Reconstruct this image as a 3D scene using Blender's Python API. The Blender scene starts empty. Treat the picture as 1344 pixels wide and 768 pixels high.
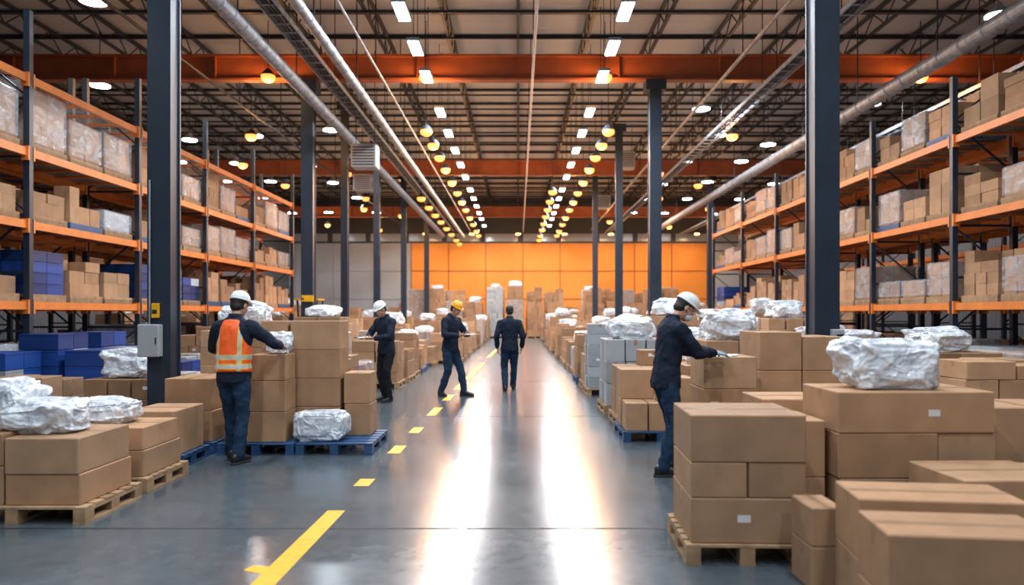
import bpy, math, random
from mathutils import Vector, Matrix, noise
R = random.Random(7)
S = bpy.context.scene
COL = S.collection

# ------------------------------------------------------------------ materials
def new_mat(name):
    m = bpy.data.materials.new(name); m.use_nodes = True
    nt = m.node_tree
    return m, nt, nt.nodes['Principled BSDF']

def pmat(name, col, rough=.5, metal=0, var=.0, vscale=6, bump=0, bscale=40, tint=False, spec=.5, coat=0, emis=None, estr=0):
    m, nt, b = new_mat(name)
    N, L = nt.nodes, nt.links
    b.inputs['Roughness'].default_value = rough
    b.inputs['Metallic'].default_value = metal
    b.inputs['Specular IOR Level'].default_value = spec
    b.inputs['Coat Weight'].default_value = coat
    b.inputs['Base Color'].default_value = (*col, 1)
    tc = N.new('ShaderNodeTexCoord')
    out = None
    if var > 0:
        n = N.new('ShaderNodeTexNoise'); n.inputs['Scale'].default_value = vscale; n.inputs['Detail'].default_value = 4
        L.new(tc.outputs['Object'], n.inputs['Vector'])
        cr = N.new('ShaderNodeMapRange'); cr.inputs['From Min'].default_value = .3; cr.inputs['From Max'].default_value = .7
        cr.inputs['To Min'].default_value = 1 - var; cr.inputs['To Max'].default_value = 1 + var
        L.new(n.outputs['Fac'], cr.inputs['Value'])
        mx = N.new('ShaderNodeVectorMath'); mx.operation = 'SCALE'; mx.inputs[0].default_value = col
        L.new(cr.outputs['Result'], mx.inputs['Scale'])
        out = mx.outputs['Vector']
    if tint:
        at = N.new('ShaderNodeAttribute'); at.attribute_name = 'tint'
        mu = N.new('ShaderNodeVectorMath'); mu.operation = 'MULTIPLY'; mu.inputs[0].default_value = col
        if out: L.new(out, mu.inputs[0])
        L.new(at.outputs['Color'], mu.inputs[1]); out = mu.outputs['Vector']
    if out: L.new(out, b.inputs['Base Color'])
    if bump > 0:
        n = N.new('ShaderNodeTexNoise'); n.inputs['Scale'].default_value = bscale; n.inputs['Detail'].default_value = 5
        L.new(tc.outputs['Object'], n.inputs['Vector'])
        bp = N.new('ShaderNodeBump'); bp.inputs['Strength'].default_value = bump; bp.inputs['Distance'].default_value = .01
        L.new(n.outputs['Fac'], bp.inputs['Height']); L.new(bp.outputs['Normal'], b.inputs['Normal'])
    if emis:
        b.inputs['Emission Color'].default_value = (*emis, 1); b.inputs['Emission Strength'].default_value = estr
    return m

CARD = pmat('cardboard', (.41, .238, .132), .75, var=.12, vscale=5, bump=.12, bscale=30, tint=True, spec=.3)
TAPE = pmat('packing_tape', (.35, .21, .115), .32, tint=True)
SEAM = pmat('flap_seam', (.10, .055, .03), .9)
LABEL = pmat('paper_label', (.7, .7, .68), .6)
WOOD = pmat('pallet_wood', (.38, .24, .13), .8, var=.25, vscale=9, bump=.2, tint=True)
BLUEP = pmat('blue_pallet_paint', (.022, .085, .21), .5, var=.2, vscale=9, tint=True)
CRATE = pmat('blue_crate_plastic', (.010, .045, .20), .35, tint=True)
NAVY = pmat('navy_steel_paint', (.015, .025, .043), .38, var=.15, vscale=3)
ORNG = pmat('orange_steel_paint', (.72, .20, .032), .42, var=.12, vscale=3)
GIRD = pmat('girder_oxide_orange', (.33, .085, .028), .5, var=.15, vscale=2)
DARK = pmat('dark_joist_steel', (.016, .020, .028), .5)
GALV = pmat('galvanised_steel', (.30, .33, .37), .48, metal=.5, var=.3, vscale=6, bump=.4, bscale=9)
GREYM = pmat('grey_enamel', (.36, .38, .41), .4)
WHITEP = pmat('white_pipe_paint', (.55, .57, .6), .4)
YEL = pmat('yellow_floor_paint', (.80, .41, .004), .5, var=.10, vscale=12)
JOINT = pmat('floor_joint_sealant', (.012, .015, .018), .7)
LED = pmat('led_emitter', (1, 1, 1), .5, emis=(.82, .92, 1.0), estr=22)
WARM = pmat('sodium_emitter', (.9, .4, .1), .5, emis=(1.0, .34, .075), estr=2.3)
WHITEG = pmat('white_carton', (.40, .43, .46), .6, tint=True, var=.08)

def plastic_mat():
    m, nt, b = new_mat('crumpled_poly_plastic'); N, L = nt.nodes, nt.links
    b.inputs['Roughness'].default_value = .2
    b.inputs['Specular IOR Level'].default_value = .55
    b.inputs['Subsurface Weight'].default_value = .2
    b.inputs['Subsurface Radius'].default_value = (.06, .06, .07)
    tc = N.new('ShaderNodeTexCoord')
    n = N.new('ShaderNodeTexNoise'); n.inputs['Scale'].default_value = 5; n.inputs['Detail'].default_value = 2
    L.new(tc.outputs['Object'], n.inputs['Vector'])
    sc = N.new('ShaderNodeVectorMath'); sc.operation = 'SCALE'; sc.inputs['Scale'].default_value = .22; L.new(n.outputs['Color'], sc.inputs[0])
    ad = N.new('ShaderNodeVectorMath'); ad.operation = 'ADD'; L.new(tc.outputs['Object'], ad.inputs[0]); L.new(sc.outputs['Vector'], ad.inputs[1])
    hs = []
    for s_, w_ in ((9, .6), (21, .3)):
        v = N.new('ShaderNodeTexVoronoi'); v.feature = 'F1'; v.inputs['Scale'].default_value = s_; L.new(ad.outputs['Vector'], v.inputs['Vector'])
        k = N.new('ShaderNodeMath'); k.operation = 'MULTIPLY'; k.inputs[1].default_value = w_; L.new(v.outputs['Distance'], k.inputs[0]); hs.append(k)
    sm = N.new('ShaderNodeMath'); sm.operation = 'ADD'; L.new(hs[0].outputs[0], sm.inputs[0]); L.new(hs[1].outputs[0], sm.inputs[1])
    bp = N.new('ShaderNodeBump'); bp.inputs['Strength'].default_value = .75; bp.inputs['Distance'].default_value = .05
    L.new(sm.outputs[0], bp.inputs['Height']); L.new(bp.outputs['Normal'], b.inputs['Normal'])
    cr = N.new('ShaderNodeValToRGB')
    cr.color_ramp.elements[0].position = .12; cr.color_ramp.elements[0].color = (.56, .62, .70, 1)
    cr.color_ramp.elements[1].position = .58; cr.color_ramp.elements[1].color = (.84, .88, .93, 1)
    L.new(sm.outputs[0], cr.inputs['Fac']); L.new(cr.outputs['Color'], b.inputs['Base Color'])
    r = N.new('ShaderNodeMapRange'); r.inputs['From Min'].default_value = .1; r.inputs['From Max'].default_value = .6
    r.inputs['To Min'].default_value = .70; r.inputs['To Max'].default_value = .97
    L.new(sm.outputs[0], r.inputs['Value']); L.new(r.outputs['Result'], b.inputs['Alpha'])
    return m
PLAST = plastic_mat()

def film_mat():
    m, nt, b = new_mat('stretch_film'); N, L = nt.nodes, nt.links
    b.inputs['Base Color'].default_value = (.62, .66, .72, 1); b.inputs['Roughness'].default_value = .18
    tc = N.new('ShaderNodeTexCoord')
    mp = N.new('ShaderNodeMapping'); mp.inputs['Scale'].default_value = (2.2, 2.2, 4.5)
    L.new(tc.outputs['Object'], mp.inputs['Vector'])
    n = N.new('ShaderNodeTexNoise'); n.inputs['Scale'].default_value = 1.4; n.inputs['Detail'].default_value = 3; n.inputs['Distortion'].default_value = 1.2
    L.new(mp.outputs['Vector'], n.inputs['Vector'])
    r = N.new('ShaderNodeMapRange'); r.inputs['From Min'].default_value = .38; r.inputs['From Max'].default_value = .7
    r.inputs['To Min'].default_value = .16; r.inputs['To Max'].default_value = .5
    L.new(n.outputs['Fac'], r.inputs['Value'])
    L.new(r.outputs['Result'], b.inputs['Alpha'])
    bp = N.new('ShaderNodeBump'); bp.inputs['Strength'].default_value = .5; bp.inputs['Distance'].default_value = .03
    L.new(n.outputs['Fac'], bp.inputs['Height']); L.new(bp.outputs['Normal'], b.inputs['Normal'])
    return m
FILM = film_mat()

def floor_mat():
    m, nt, b = new_mat('polished_concrete'); N, L = nt.nodes, nt.links
    tc = N.new('ShaderNodeTexCoord')
    n1 = N.new('ShaderNodeTexNoise'); n1.inputs['Scale'].default_value = .6; n1.inputs['Detail'].default_value = 8; n1.inputs['Roughness'].default_value = .62
    n2 = N.new('ShaderNodeTexNoise'); n2.inputs['Scale'].default_value = 9; n2.inputs['Detail'].default_value = 6
    for n in (n1, n2): L.new(tc.outputs['Object'], n.inputs['Vector'])
    cr = N.new('ShaderNodeValToRGB')
    cr.color_ramp.elements[0].position = .3; cr.color_ramp.elements[0].color = (.050, .068, .083, 1)
    cr.color_ramp.elements[1].position = .7; cr.color_ramp.elements[1].color = (.098, .121, .138, 1)
    mx = N.new('ShaderNodeMix'); mx.inputs['Factor'].default_value = .4
    L.new(n1.outputs['Fac'], mx.inputs[2]); L.new(n2.outputs['Fac'], mx.inputs[3])
    L.new(mx.outputs[0], cr.inputs['Fac']); L.new(cr.outputs['Color'], b.inputs['Base Color'])
    r = N.new('ShaderNodeMapRange'); r.inputs['From Min'].default_value = .3; r.inputs['From Max'].default_value = .7
    r.inputs['To Min'].default_value = .17; r.inputs['To Max'].default_value = .25
    L.new(mx.outputs[0], r.inputs['Value']); L.new(r.outputs['Result'], b.inputs['Roughness'])
    b.inputs['Specular IOR Level'].default_value = .6
    n3 = N.new('ShaderNodeTexNoise'); n3.inputs['Scale'].default_value = 1.5; n3.inputs['Detail'].default_value = 2
    L.new(tc.outputs['Object'], n3.inputs['Vector'])
    bp = N.new('ShaderNodeBump'); bp.inputs['Strength'].default_value = .06; bp.inputs['Distance'].default_value = .02
    L.new(n3.outputs['Fac'], bp.inputs['Height']); L.new(bp.outputs['Normal'], b.inputs['Normal'])
    return m
FLOOR = floor_mat()

def ribbed(name, col, axis, scale, strength=.6, rough=.5):
    m, nt, b = new_mat(name); N, L = nt.nodes, nt.links
    b.inputs['Base Color'].default_value = (*col, 1); b.inputs['Roughness'].default_value = rough
    tc = N.new('ShaderNodeTexCoord'); w = N.new('ShaderNodeTexWave'); w.bands_direction = axis; w.inputs['Scale'].default_value = scale
    L.new(tc.outputs['Object'], w.inputs['Vector'])
    bp = N.new('ShaderNodeBump'); bp.inputs['Strength'].default_value = strength; bp.inputs['Distance'].default_value = .03
    L.new(w.outputs['Fac'], bp.inputs['Height']); L.new(bp.outputs['Normal'], b.inputs['Normal'])
    return m
DECK = ribbed('corrugated_roof_deck', (.48, .49, .50), 'Y', 2.2)
SIDEW = ribbed('side_wall_panel', (.09, .105, .13), 'Y', 1.5)
WALLO = pmat('orange_wall_paint', (.78, .29, .045), .6, var=.08, vscale=.5)
WALLG = pmat('pale_wall_paint', (.40, .44, .50), .6, var=.05, vscale=.7)
WALLD = pmat('dark_wall_band', (.045, .055, .07), .6)
WINM = pmat('clerestory_pane', (.35, .4, .45), .15)

# ------------------------------------------------------------------ mesh builder
class MB:
    def __init__(s): s.v = []; s.f = []; s.m = []; s.c = []; s.mats = []
    def mi(s, mat):
        if mat not in s.mats: s.mats.append(mat)
        return s.mats.index(mat)
    def add(s, vs, fs, mat, t=(1, 1, 1)):
        o = len(s.v); k = s.mi(mat)
        s.v.extend(tuple(v) for v in vs)
        for f in fs:
            s.f.append(tuple(i + o for i in f)); s.m.append(k); s.c.append(t)
    def box(s, x0, x1, y0, y1, z0, z1, mat, t=(1, 1, 1), rot=0, ch=0, M=None):
        cx, cy, cz = (x0+x1)/2, (y0+y1)/2, (z0+z1)/2
        hx, hy, hz = (x1-x0)/2, (y1-y0)/2, (z1-z0)/2
        if ch <= 0:
            vs = [(a*hx, b*hy, c*hz) for a in (-1, 1) for b in (-1, 1) for c in (-1, 1)]
            fs = [(0, 1, 3, 2), (4, 6, 7, 5), (0, 4, 5, 1), (2, 3, 7, 6), (0, 2, 6, 4), (1, 5, 7, 3)]
        else:
            vs = []; idx = {}
            for a in (-1, 1):
                for b in (-1, 1):
                    for c in (-1, 1):
                        for ax in range(3):
                            p = [a*(hx-ch), b*(hy-ch), c*(hz-ch)]
                            p[ax] = (a, b, c)[ax]*(hx, hy, hz)[ax]
                            idx[(a, b, c, ax)] = len(vs); vs.append(tuple(p))
            fs = []
            for ax in range(3):
                o1, o2 = [(1, 2), (2, 0), (0, 1)][ax]
                for sg in (-1, 1):
                    q = []
                    for (u, w) in ((-1, -1), (1, -1), (1, 1), (-1, 1)):
                        k = [0, 0, 0]; k[ax] = sg; k[o1] = u; k[o2] = w; q.append(idx[(*k, ax)])
                    fs.append(tuple(q if sg > 0 else q[::-1]))
                for u in (-1, 1):
                    for w in (-1, 1):
                        k0 = [0, 0, 0]; k1 = [0, 0, 0]
                        k0[ax] = -1; k1[ax] = 1
                        for k in (k0, k1): k[o1] = u; k[o2] = w
                        fs.append((idx[(*k0, o1)], idx[(*k1, o1)], idx[(*k1, o2)], idx[(*k0, o2)]))
            for a in (-1, 1):
                for b in (-1, 1):
                    for c in (-1, 1):
                        fs.append((idx[(a, b, c, 0)], idx[(a, b, c, 1)], idx[(a, b, c, 2)]))
        cr, sr = math.cos(rot), math.sin(rot)
        out = [(cx + v[0]*cr - v[1]*sr, cy + v[0]*sr + v[1]*cr, cz + v[2]) for v in vs]
        if M: out = [M @ Vector(p) for p in out]
        s.add(out, fs, mat, t)
    def beam(s, p, q, w, h, mat, t=(1, 1, 1)):
        p, q = Vector(p), Vector(q); d = (q-p).normalized()
        up = Vector((0, 0, 1)) if abs(d.z) < .95 else Vector((0, 1, 0))
        a = d.cross(up).normalized(); b = a.cross(d)
        vs = [e + a*(i*w/2) + b*(j*h/2) for e in (p, q) for i, j in ((-1, -1), (1, -1), (1, 1), (-1, 1))]
        s.add(vs, [(0, 1, 2, 3), (7, 6, 5, 4), (0, 4, 5, 1), (1, 5, 6, 2), (2, 6, 7, 3), (3, 7, 4, 0)], mat, t)
    def loft(s, rings, mat, seg=20, t=(1, 1, 1), pw=1.0):
        vs = []; n = len(rings)
        for (c, ax, ay, rx, ry) in rings:
            for i in range(seg):
                a = 2*math.pi*i/seg; ca, sa = math.cos(a), math.sin(a)
                if pw != 1: ca = math.copysign(abs(ca)**pw, ca); sa = math.copysign(abs(sa)**pw, sa)
                vs.append(Vector(c) + Vector(ax)*(ca*rx) + Vector(ay)*(sa*ry))
        fs = []
        for k in range(n-1):
            for i in range(seg):
                j = (i+1) % seg
                fs.append((k*seg+i, k*seg+j, (k+1)*seg+j, (k+1)*seg+i))
        fs.append(tuple(range(seg))[::-1]); fs.append(tuple((n-1)*seg+i for i in range(seg)))
        s.add(vs, fs, mat, t)
    def tube(s, pts, rad, mat, seg=14, sub=4, t=(1, 1, 1), cap=True, flat=1.0):
        pts = [Vector(p) for p in pts]; P = []; Q = []
        n = len(pts)
        for i in range(n-1):
            p0 = pts[max(i-1, 0)]; p1 = pts[i]; p2 = pts[i+1]; p3 = pts[min(i+2, n-1)]
            for k in range(sub):
                u = k/sub
                lin = p1.lerp(p2, u)
                cat = .5*((2*p1) + (p2-p0)*u + (2*p0-5*p1+4*p2-p3)*u*u + (-p0+3*p1-3*p2+p3)*u**3)
                P.append(lin.lerp(cat, .6)); Q.append(rad[i]*(1-u) + rad[i+1]*u)
        P.append(pts[-1]); Q.append(rad[-1])
        rings = []
        d0 = (P[1]-P[0]).normalized()
        ref = Vector((1, 0, 0)) if abs(d0.x) < .8 else Vector((0, 1, 0))
        for i, p in enumerate(P):
            d = (P[min(i+1, len(P)-1)] - P[max(i-1, 0)]).normalized()
            ay = d.cross(ref).normalized(); ax = ay.cross(d).normalized(); ref = ax
            if cap and i == 0: rings.append((p - d*Q[0]*.7, ax, ay, Q[0]*.5, Q[0]*.5*flat))
            rings.append((p, ax, ay, Q[i], Q[i]*flat))
            if cap and i == len(P)-1: rings.append((p + d*Q[-1]*.7, ax, ay, Q[-1]*.5, Q[-1]*.5*flat))
        s.loft(rings, mat, seg, t)
    def ell(s, c, r, mat, seg=20, n=12, M=None, z0=-1.0, t=(1, 1, 1)):
        c = Vector(c); rings = []
        a0 = math.asin(z0)
        for i in range(n+1):
            a = a0 + (math.pi/2 - a0)*i/n
            k = max(math.cos(a), .03)
            rings.append((c + Vector((0, 0, math.sin(a)*r[2])), (1, 0, 0), (0, 1, 0), r[0]*k, r[1]*k))
        s.loft(rings, mat, seg, t)
    def xform(s, M, start=0):
        s.v[start:] = [tuple(M @ Vector(v)) for v in s.v[start:]]
    def done(s, name, parent=None, smooth=False, loc=None):
        me = bpy.data.meshes.new(name)
        vv = s.v
        if loc is not None:
            l = Vector(loc); vv = [tuple(Vector(v) - l) for v in s.v]
        me.from_pydata(vv, [], s.f)
        for m in s.mats: me.materials.append(m)
        me.polygons.foreach_set('material_index', s.m)
        ca = me.color_attributes.new(name='tint', type='FLOAT_COLOR', domain='CORNER')
        buf = []
        for f, c in zip(s.f, s.c): buf.extend((c[0], c[1], c[2], 1.0)*len(f))
        ca.data.foreach_set('color', buf)
        if smooth: me.polygons.foreach_set('use_smooth', [True]*len(s.f))
        me.update()
        o = bpy.data.objects.new(name, me); COL.objects.link(o)
        if loc is not None: o.location = loc
        if parent: o.parent = parent
        return o

def empty(name, loc=(0, 0, 0), rotz=0):
    e = bpy.data.objects.new(name, None); COL.objects.link(e); e.location = loc; e.rotation_euler = (0, 0, rotz)
    e.empty_display_size = .1
    return e

def tintv(a=.80, b=1.15):
    k = R.uniform(a, b); w = R.uniform(-.05, .05)
    return (k*(1+w), k, k*(1-w))

# ---- carton
def carton(mb, x0, x1, y0, y1, z0, z1, rot=0, detail=True, t=None, mat=None):
    t = t or tintv(); mat = mat or CARD
    g = .003
    mb.box(x0+g, x1-g, y0+g, y1-g, z0, z1-.001, mat, t, rot, ch=.007 if detail else 0)
    if not detail: return
    cx, cy = (x0+x1)/2, (y0+y1)/2
    def rb(a0, a1, b0, b1, c0, c1, m, tt):
        ca, sa = math.cos(rot), math.sin(rot)
        mx, my = (a0+a1)/2-cx, (b0+b1)/2-cy
        nx, ny = cx+mx*ca-my*sa, cy+mx*sa+my*ca
        hx, hy = (a1-a0)/2, (b1-b0)/2
        mb.box(nx-hx, nx+hx, ny-hy, ny+hy, c0, c1, m, tt, rot)
    tt = tuple(min(1.2, c*1.08) for c in t)
    w = .025; dz = min(.09, (z1-z0)*.3)
    if (x1-x0) > (y1-y0)*1.2 or R.random() < .4:
        rb(x0+.01, x1-.01, cy-w, cy+w, z1-.002, z1+.0006, TAPE, tt)
        rb(x0+.012, x1-.012, cy-.002, cy+.002, z1-.002, z1+.0012, SEAM, t)
        rb(x0+g-.001, x0+.01, cy-w, cy+w, z1-dz, z1-.006, TAPE, tt)
        rb(x1-.01, x1-g+.001, cy-w, cy+w, z1-dz, z1-.006, TAPE, tt)
    else:
        rb(cx-w, cx+w, y0+.01, y1-.01, z1-.002, z1+.0006, TAPE, tt)
        rb(cx-.002, cx+.002, y0+.012, y1-.012, z1-.002, z1+.0012, SEAM, t)
        rb(cx-w, cx+w, y0+g-.001, y0+.01, z1-dz, z1-.006, TAPE, tt)
    if R.random() < .13:
        lx = x0 + (x1-x0)*R.uniform(.12, .6); lz = z0 + (z1-z0)*R.uniform(.35, .6)
        rb(lx, lx+.08, y0+g-.001, y0+.01, lz, lz+.045, LABEL, (1, 1, 1))

def near_box(x0, x1, y0, y1, z0, z1, rot=0, t=None):
    mb = MB(); carton(mb, x0, x1, y0, y1, z0, z1, rot, True, t)
    return mb.done('cardboard_box', loc=((x0+x1)/2, (y0+y1)/2, z0))

def pallet(mb, x0, x1, y0, y1, z, mat, rot=0, h=.13, detail=True):
    cx, cy = (x0+x1)/2, (y0+y1)/2; st = len(mb.v)
    if detail:
        n = 6; bw = (y1-y0)/(n*1.0)*.78; stp = ((y1-y0)-bw)/(n-1)
        for i in range(n): mb.box(x0, x1, y0+i*stp, y0+i*stp+bw, z+h-.02, z+h-.001, mat, tintv(.75, 1.15), ch=.002)
        for fx in (0, .5, 1):
            xx = x0 + fx*(x1-x0-.09)
            mb.box(xx, xx+.09, y0, y1, z+h-.042, z+h-.021, mat, tintv(.7, 1.05))
            for fy in (0, .5, 1):
                yy = y0+fy*(y1-y0-.12)
                mb.box(xx, xx+.09, yy, yy+.12, z+.02, z+h-.042, mat, tintv(.7, 1.05))
            mb.box(xx-.003, xx+.093, y0, y1, z, z+.02, mat, tintv(.7, 1.05))
    else:
        mb.box(x0, x1, y0, y1, z+h-.04, z+h-.001, mat, tintv(.8, 1.1))
        for fx in (0, .5, 1):
            xx = x0 + fx*(x1-x0-.1); mb.box(xx, xx+.1, y0, y1, z, z+h-.04, mat, tintv(.6, .9))
    if rot:
        T = Matrix.Translation((cx, cy, 0)) @ Matrix.Rotation(rot, 4, 'Z') @ Matrix.Translation((-cx, -cy, 0)); mb.xform(T, st)

ICO = {}
def blob(mb, cx, cy, z0, sx, sy, sz, mat=None, res=3, seed=0, boxy=.55, rough=.22):
    mat = mat or PLAST
    import bmesh
    if res not in ICO:
        bm = bmesh.new(); bmesh.ops.create_icosphere(bm, subdivisions=res, radius=1)
        ICO[res] = ([v.co.copy() for v in bm.verts], [tuple(v.index for v in f.verts) for f in bm.faces]); bm.free()
    vs = []
    off = Vector((seed*3.7+cx, seed*1.3+cy, seed))
    for p in ICO[res][0]:
        q = Vector([math.copysign(abs(c)**boxy, c) for c in p])
        q = p.lerp(q*.8, .8)
        n = noise.fractal(p*1.3+off, 1.0, 2.0, 2) * rough
        wv = Vector((noise.noise(p*1.5+off), noise.noise(p*1.5+off*1.7), noise.noise(p*1.5-off)))
        pp = p+wv*.5
        d1 = noise.voronoi(pp*1.9+off)[0][0]
        e = (d1-.4)*rough*.75
        if res > 3: e += (noise.voronoi(pp*4.6+off*1.3)[0][0]-.4)*rough*.42
        q = q*(.93+n+e)
        z = max(q.z, -.72)
        vs.append((cx + q.x*sx/2, cy + q.y*sy/2, z0 + (z+.72)/1.6*sz))
    mb.add(vs, ICO[res][1], mat)

def near_bag(name, cx, cy, z0, sx, sy, sz, seed, **k):
    mb = MB(); blob(mb, cx, cy, z0, sx, sy, sz, res=6, seed=seed, **k)
    return mb.done(name, smooth=True, loc=(cx, cy, z0))

def fill_boxes(mb, x0, x1, y0, y1, z0, h, detail=False, mat=None, ragged=True):
    z = z0; lay = R.uniform(.18, .38); tb = tintv(.74, 1.18)
    while z + lay*.6 < z0+h:
        nx = max(1, round((x1-x0)/R.uniform(.32, .52))); ny = max(1, round((y1-y0)/R.uniform(.32, .56)))
        last = z + lay*1.6 >= z0+h
        for i in range(nx):
            for j in range(ny):
                if last and ragged and z > z0 and R.random() < .3: continue
                a0 = x0+(x1-x0)*i/nx; a1 = x0+(x1-x0)*(i+1)/nx; b0 = y0+(y1-y0)*j/ny; b1 = y0+(y1-y0)*(j+1)/ny
                jt = R.uniform(0, .014)
                k = R.uniform(.82, 1.15); t = tuple(c*k for c in tb)
                hh = lay if not (last and ragged) else lay*R.uniform(.6, 1.15)
                carton(mb, a0+jt, a1-jt, b0+jt, b1-jt, z, z+hh, R.uniform(-.03, .03), detail, t, mat)
        z += lay
    return z

def load(mb, cx, cy, w, d, h, z=0, detail=False, pm=None, bagp=.3, filmp=.1):
    x0, x1, y0, y1 = cx-w/2, cx+w/2, cy-d/2, cy+d/2
    pallet(mb, x0, x1, y0, y1, z, pm or (BLUEP if R.random() < .12 else WOOD), detail=detail)
    zz = z+.13
    u = R.random(); wrapped = u < filmp; bag = (not wrapped) and u < filmp+bagp
    mt = WHITEG if R.random() < .035 else CARD
    top = fill_boxes(mb, x0+.03, x1-.03, y0+.03, y1-.03, zz, h, detail, mt, ragged=not (bag or wrapped))
    if wrapped:
        mb.box(x0, x1, y0, y1, zz+.01, top+.02, FILM, ch=.03)
    elif bag:
        blob(mb, cx+R.uniform(-.04, .04), cy, top-.01, w*R.uniform(.7, .95), d*.88, R.uniform(.25, .45), seed=R.randint(0, 99), res=3 if cy > 14 else 5)

# ------------------------------------------------------------------ room shell
def slab(name, x0, x1, y0, y1, z0, z1, mat):
    m = MB(); m.box(x0, x1, y0, y1, z0, z1, mat); return m.done(name)
slab('floor', -18, 18, -8, 60, -.2, 0, FLOOR)
slab('ceiling', -18.2, 18.2, -8, 60.2, 10.7, 10.9, DECK)
slab('wall_left', -18.2, -18, -8, 60.2, -.2, 10.7, SIDEW)
slab('wall_right', 18, 18.2, -8, 60.2, -.2, 10.7, SIDEW)
m = MB()
m.box(-8.4, 15.0, 60, 60.2, -.2, 7.1, WALLO)
m.box(-18, -8.4, 60, 60.2, -.2, 7.1, WALLG)
m.box(15.0, 18, 60, 60.2, -.2, 7.1, WALLG)
m.box(-18, 18, 60, 60.2, 7.1, 10.7, WALLD)
for i in range(12):
    x = -17.6+i*3.0; m.box(x, x+2.6, 59.97, 60.0, 7.25, 7.85, WINM)
for i in range(9):
    x = -8.4+i*2.925; m.box(x-.03, x+.03, 59.96, 60.0, 0, 7.1, GIRD)
for i in range(4):
    x = -17.5+i*3; m.box(x-.03, x+.03, 59.96, 60.0, 0, 7.1, GREYM)
for z in (2.7, 4.9):
    m.box(-8.4, 15, 59.95, 60.0, z, z+.05, GIRD)
    m.box(-18, -8.4, 59.95, 60.0, z, z+.05, GREYM)
m.done('wall_back')

m = MB()
for y in (5.5, 11.5, 17.5, 23.5, 29.5, 41.5): m.box(-17, 17, y-.012, y+.012, 0, .0012, JOINT)
for x in (-8.0, 8.0): m.box(x-.01, x+.01, -6, 59, 0, .001, JOINT)
m.done('floor_joint_lines')
m = MB()
for (y0, y1) in ((4.2, 6.0), (6.85, 7.15), (8.45, 8.95), (9.9, 10.4), (11.6, 12.6), (13.6, 14.6), (15.6, 16.8), (18, 24), (27, 33)):
    xa = -1.46 + (y0-4.3)*.018; xb = -1.46+(y1-4.3)*.018
    m.add([(xa-.07, y0, .002), (xa+.07, y0, .002), (xb+.07, y1, .002), (xb-.07, y1, .002)], [(0, 1, 2, 3)], YEL)
m.add([(-1.66, 4.60, .0022), (-1.50, 4.52, .0022), (-1.50, 4.66, .0022), (-1.63, 4.69, .0022)], [(0, 1, 2, 3)], YEL)
m.done('yellow_floor_line')

# ------------------------------------------------------------------ columns
def column(x, y, h, w=.29):
    m = MB(); a = w/2; tf = .03
    m.box(x-a, x+a, y-a, y-a+tf, 0, h, NAVY); m.box(x-a, x+a, y+a-tf, y+a, 0, h, NAVY)
    m.box(x-.012, x+.012, y-a+tf, y+a-tf, 0, h, NAVY)
    m.box(x-a+.02, x-a+.035, y-a+tf, y+a-tf, 0, h, NAVY); m.box(x+a-.035, x+a-.02, y-a+tf, y+a-tf, 0, h, NAVY)
    m.box(x-a-.08, x+a+.08, y-a-.08, y+a+.08, 0, .03, NAVY)
    m.box(x-a-.12, x+a+.12, y-a-.1, y+a+.1, h-.3, h, NAVY)
    for sx in (-1, 1):
        for sy in (-1, 1): m.tube([(x+sx*(a+.04), y+sy*(a+.04), .03), (x+sx*(a+.04), y+sy*(a+.04), .07)], [.015, .015], GALV, seg=6, sub=1)
    return m.done('steel_column')
GZ = 8.26
column(-4.457, 9.6, 9.3, .29); column(3.83, 9.6, 9.3, .31)
for (x, y, w_) in ((-6.05, 22, .34), (-6.0, 26.4, .24), (-6.0, 32.4, .26), (-6.0, 40, .28), (-6.0, 50, .3), (3.94, 22, .34), (3.9, 29.5, .27), (3.9, 38.6, .26), (10.2, 40.5, .3)):
    column(x, y, GZ if y == 22 else GZ+.6, w_)

for y in (-2, 9.6, 22, 37, 53):
    m = MB(); z0 = GZ; z1 = GZ+.74
    if y == 9.6: z0, z1 = 9.3, 9.9
    m.box(-18, 18, y-.15, y+.15, z0, z0+.06, GIRD); m.box(-18, 18, y-.15, y+.15, z1-.06, z1, GIRD)
    m.box(-18, 18, y-.02, y+.02, z0+.06, z1-.06, GIRD)
    x = -17.4
    while x < 17.5:
        m.box(x-.012, x+.012, y-.13, y+.13, z0+.06, z1-.06, GIRD); x += 2.9
    m.done('roof_girder')

m = MB()
xs = [-17+i*2.125 for i in range(17)]
for x in xs:
    m.box(x-.05, x+.05, -8, 60, 10.5, 10.6, DARK); m.box(x-.045, x+.045, -8, 60, 9.92, 10.0, DARK)
    y = -8; k = 0
    while y < 59.5:
        a, b = (10.5, 9.97) if k % 2 == 0 else (9.97, 10.5)
        m.beam((x, y, a), (x, y+.7, b), .03, .03, DARK); y += .7; k += 1
m.done('open_web_roof_joists')
m = MB()
y = 3.0
while y < 60:
    m.box(-18, 18, y-.05, y+.05, 10.6, 10.69, DARK)
    m.box(-18, 18, y-.025, y+.025, 9.84, 9.9, DARK)
    y += 2.0
m.done('roof_cross_purlins')

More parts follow.
